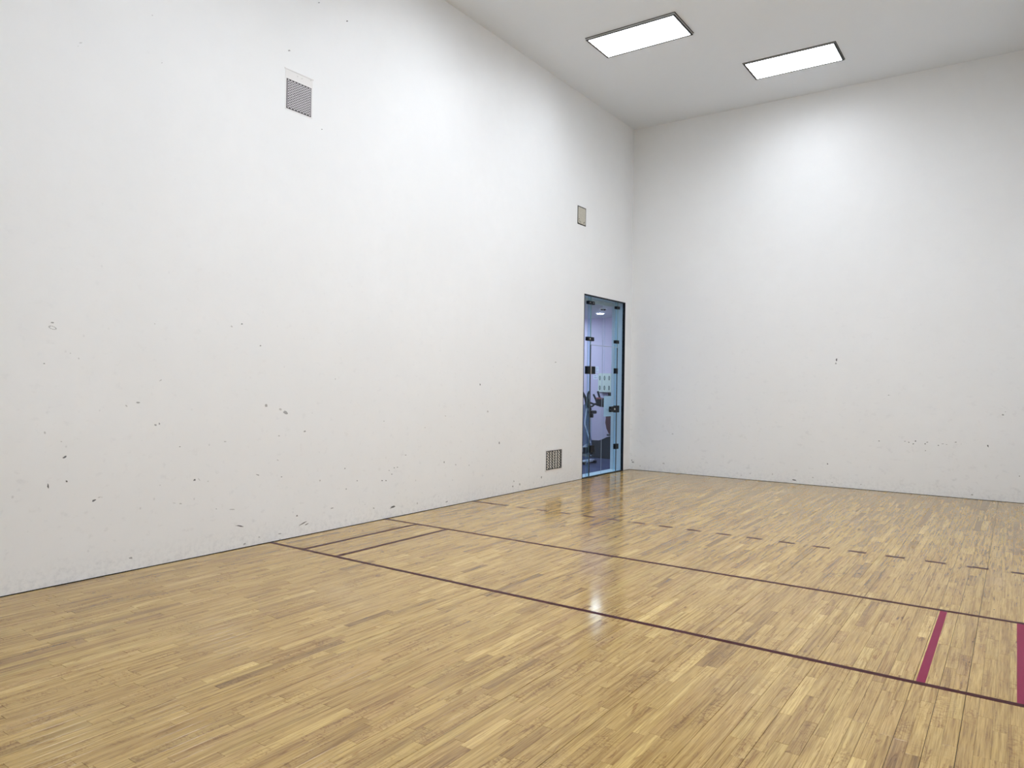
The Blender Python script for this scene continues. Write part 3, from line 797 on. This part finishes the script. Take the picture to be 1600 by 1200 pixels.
# board with six ovals, papers, little shelf
yb = GY1 - 0.001
r = tag(empty('wall_board', (-4.255 * FT, yb, 4.345 * FT)), 'pale green board with six dark ovals seen through glass door', 'poster')
box('panel', -4.73 * FT, -3.78 * FT, yb - 0.018, yb, 4.345 * FT, 5.58 * FT, M['poster'], r)
for xx in (-4.60, -4.255, -3.915):
    for zz in (5.27, 4.62):
        bm = bmesh.new()
        n_ = 20
        for (rx, rz, d0, d1, mi) in ((0.060 * FT, 0.155 * FT, 0.018, 0.020, 0), (0.028 * FT, 0.09 * FT, 0.020, 0.021, 1)):
            A = [bm.verts.new((xx * FT + rx * math.cos(2 * math.pi * k / n_), yb - d1, zz * FT + rz * math.sin(2 * math.pi * k / n_))) for k in range(n_)]
            B = [bm.verts.new((v_.co.x, yb - d0, v_.co.z)) for v_ in A]
            f = bm.faces.new(A); f.material_index = mi
            for k in range(n_):
                f = bm.faces.new((A[k], A[(k + 1) % n_], B[(k + 1) % n_], B[k])); f.material_index = mi
        me = finish(bm); me.transform(Matrix.Translation(-woff(r)))
        link('oval', me, [M['posterink'], M['posterink2']], r)
def sheet(x0, x1, z0, z1, label, rows):
    r = tag(empty('paper_sheet', ((x0 + x1) / 2 * FT, yb, z0 * FT)), label, 'paper')
    box('sheet', x0 * FT, x1 * FT, yb - 0.003, yb, z0 * FT, z1 * FT, M['paper'], r)
    for k in range(rows):
        z = z0 + (z1 - z0) * (k + 0.7) / (rows + 0.4)
        box('print_line', (x0 + 0.04) * FT, (x1 - 0.05 - 0.03 * (k % 2)) * FT, yb - 0.0036, yb - 0.003, (z - 0.018) * FT, (z + 0.018) * FT, M['bikeblue'], r)
sheet(-5.00, -4.73, 5.60, 6.02, 'white printed sheet on lavender wall, upper of the two by the hinge', 3)
sheet(-5.12, -4.80, 5.20, 5.50, 'white printed sheet on lavender wall, lower of the two by the hinge', 2)
r = tag(empty('wall_shelf', (-4.2 * FT, yb, 4.10 * FT)), 'small black bracket shelf under the board with ovals', 'shelf')
box('ledge', -4.50 * FT, -3.76 * FT, yb - 0.10, yb, 4.285 * FT, 4.315 * FT, M['plasticblack'], r)
box('bracket', -3.83 * FT, -3.79 * FT, yb - 0.10, yb, 4.08 * FT, 4.285 * FT, M['plasticblack'], r)
box('lower_bar', -3.96 * FT, -3.79 * FT, yb - 0.09, yb, 4.08 * FT, 4.11 * FT, M['plasticblack'], r)

# exercise bike behind the left of the glass: side view, drawn in local (a, b) and placed at y = 40.5 ft
BY = 40.5 * FT
def bp(a, b, dy=0.0):            # a: 0..34 to the right, b: 0..105 downwards (about 1.2 cm steps)
    return ((-3.573 + a * 0.0438) * FT, BY + dy, (4.465 - b * 0.0392) * FT)
bk = tag(empty('exercise_bike', (-3.2 * FT, BY, 0)), 'exercise bike with black curved handlebars and white frame behind glass', 'exercise bike')
tube('handlebar', [bp(1, 1, -.12), bp(3, 5, -.12), bp(6, 12, -.10), bp(7, 22, -.06), bp(9, 27, 0)], 0.026, M['plasticblack'], bk)
tube('handlebar', [bp(12, 1, -.10), bp(10, 6, -.10), bp(9.5, 14, -.08), bp(10, 24, -.03), bp(11, 30, 0)], 0.017, M['plasticblack'], bk)
tube('handlebar', [bp(17.2, 1, .10), bp(19, 7, .10), bp(22, 13, .08), bp(27, 18, .04), bp(30, 21, 0)], 0.019, M['plasticblack'], bk)
tube('handlebar', [bp(12, 6, .06), bp(15, 12, .06), bp(18, 18, .04), bp(19, 22, .0)], 0.017, M['plasticblack'], bk)
tube('handlebar', [bp(10, 19, 0), bp(16, 21, 0), bp(22, 20, 0), bp(31, 22.5, 0)], 0.018, M['plasticblack'], bk)
tube('handlebar', [bp(10.5, 25.5, -.04), bp(15, 24, -.04), bp(19, 20.5, -.03), bp(25, 23.5, 0), bp(31, 24, 0)], 0.016, M['plasticblack'], bk)
def bbox_(name, a0, a1, b0, b1, d0, d1, mat, parent=bk, bev=0.006):
    p0, p1 = bp(a0, b1), bp(a1, b0)
    return box(name, p0[0], p1[0], BY + d0, BY + d1, p0[2], p1[2], mat, parent, bev)
cs = bbox_('console', 22, 28.5, 13, 23.5, -0.06, 0.07, M['plasticblack'])
bbox_('console_trim', 20.5, 27, 10.5, 13, -0.05, 0.05, M['redscreen'], cs)
for k in range(3):
    bbox_('weight_knob', 30, 33, 11 + 4.5 * k, 14.5 + 4.5 * k, -0.03, 0.04, M['plasticblack'], bk, 0.004)
tube('post', [bp(5, 20, 0.02), bp(4, 50, 0.02), bp(8, 80, 0.02), bp(9, 100, 0.02)], [0.05, 0.06, 0.05, 0.05, 0.05, 0.05, 0.05, 0.05, 0.05, 0.05, 0.05, 0.05, 0.05, 0.05, 0.05, 0.05], M['bikeblue'], bk, 12)
sh = prism('shroud', [bp(0, 24)[0::2], bp(5, 20)[0::2], bp(6, 40)[0::2], bp(5, 62)[0::2], bp(7.5, 82)[0::2], bp(-3, 90)[0::2], bp(-6, 50)[0::2]], BY - 0.07, BY - 0.02, M['bikeblue'], bk, 'y', 0.006)
tube('frame', [bp(7.5, 28, -.08), bp(5.5, 50, -.09), bp(8, 60, -.09), bp(14.5, 81, -.09)], 0.011, M['bikewhite'], bk, 8)
tube('frame', [bp(9.5, 28, .03), bp(10, 60, .03), bp(10.5, 102, .03)], 0.012, M['bikewhite'], bk, 8)
bbox_('seat', 10, 17, 31, 36, -0.09, 0.09, M['plasticblack'], bk, 0.02)
bbox_('seat_clamp', 10, 14, 36, 42, -0.03, 0.03, M['plasticblack'], bk, 0.006)
bbox_('knob', 8.2, 10.2, 30, 33, -0.02, 0.02, M['plasticblack'], bk, 0.004)
bbox_('knob', 8.2, 10.2, 37, 41, -0.02, 0.02, M['plasticblack'], bk, 0.004)
bbox_('crank_cover', -1, 7, 82, 96, -0.06, 0.05, M['bikewhite'])
bbox_('pedal', 4, 9, 88, 97, -0.12, -0.06, M['plasticblack'])
bbox_('pedal', 11, 15, 88, 99, -0.02, 0.08, M['plasticblack'])
bz = bp(0, 0)[2] 
box('foot', (-3.573 - 0.5) * FT, (-3.573 + 0.5) * FT, BY - 0.22, BY - 0.15, 0, 0.05, M['plasticblack'], bk, 0.01)
box('foot', (-3.573 - 0.1) * FT, (-3.573 + 0.55) * FT, BY + 0.15, BY + 0.22, 0, 0.05, M['plasticblack'], bk, 0.01)
box('base_rail', (-3.573 + 0.1) * FT, (-3.573 + 0.42) * FT, BY - 0.2, BY + 0.2, 0.03, 0.07, M['bikewhite'], bk, 0.008)

# dark bench with a brown pad at the right, in front of the lavender wall
xb = lambda f: f * FT
r = tag(empty('weight_bench', (-4.3 * FT, 44.0 * FT, 0)), 'dark low bench with brown rounded pad behind glass by the jamb', 'bench')
prism('body', [(xb(-5.05), 0.0), (xb(-3.45), 0.0), (xb(-3.45), xb(1.50)), (xb(-3.80), xb(1.40)), (xb(-4.05), xb(1.24)), (xb(-4.45), xb(1.12)), (xb(-5.05), xb(0.98))],
      43.9 * FT, 44.45 * FT, M['darkpanel'], r, 'y', 0.008)
prism('pad', [(xb(-3.42), xb(1.5)), (xb(-3.68), xb(1.62)), (xb(-3.86), xb(1.95)), (xb(-3.95), xb(2.35)), (xb(-3.90), xb(2.75)), (xb(-3.80), xb(3.1)), (xb(-3.42), xb(3.3))],
      44.0 * FT, 44.3 * FT, M['brown'], r, 'y', 0.02)
box('pad_edge', xb(-3.79), xb(-3.42), 43.95 * FT, 44.0 * FT, xb(1.5), xb(1.6), M['darkpanel'], r, 0.004)
# black box at the left edge of the opening
box('side_block', -0.16, -0.05, D0 + 0.006, D0 + 0.06, 7.55 * FT, 8.15 * FT, M['plasticblack'], door, 0.004)

print('planks', len(planks))
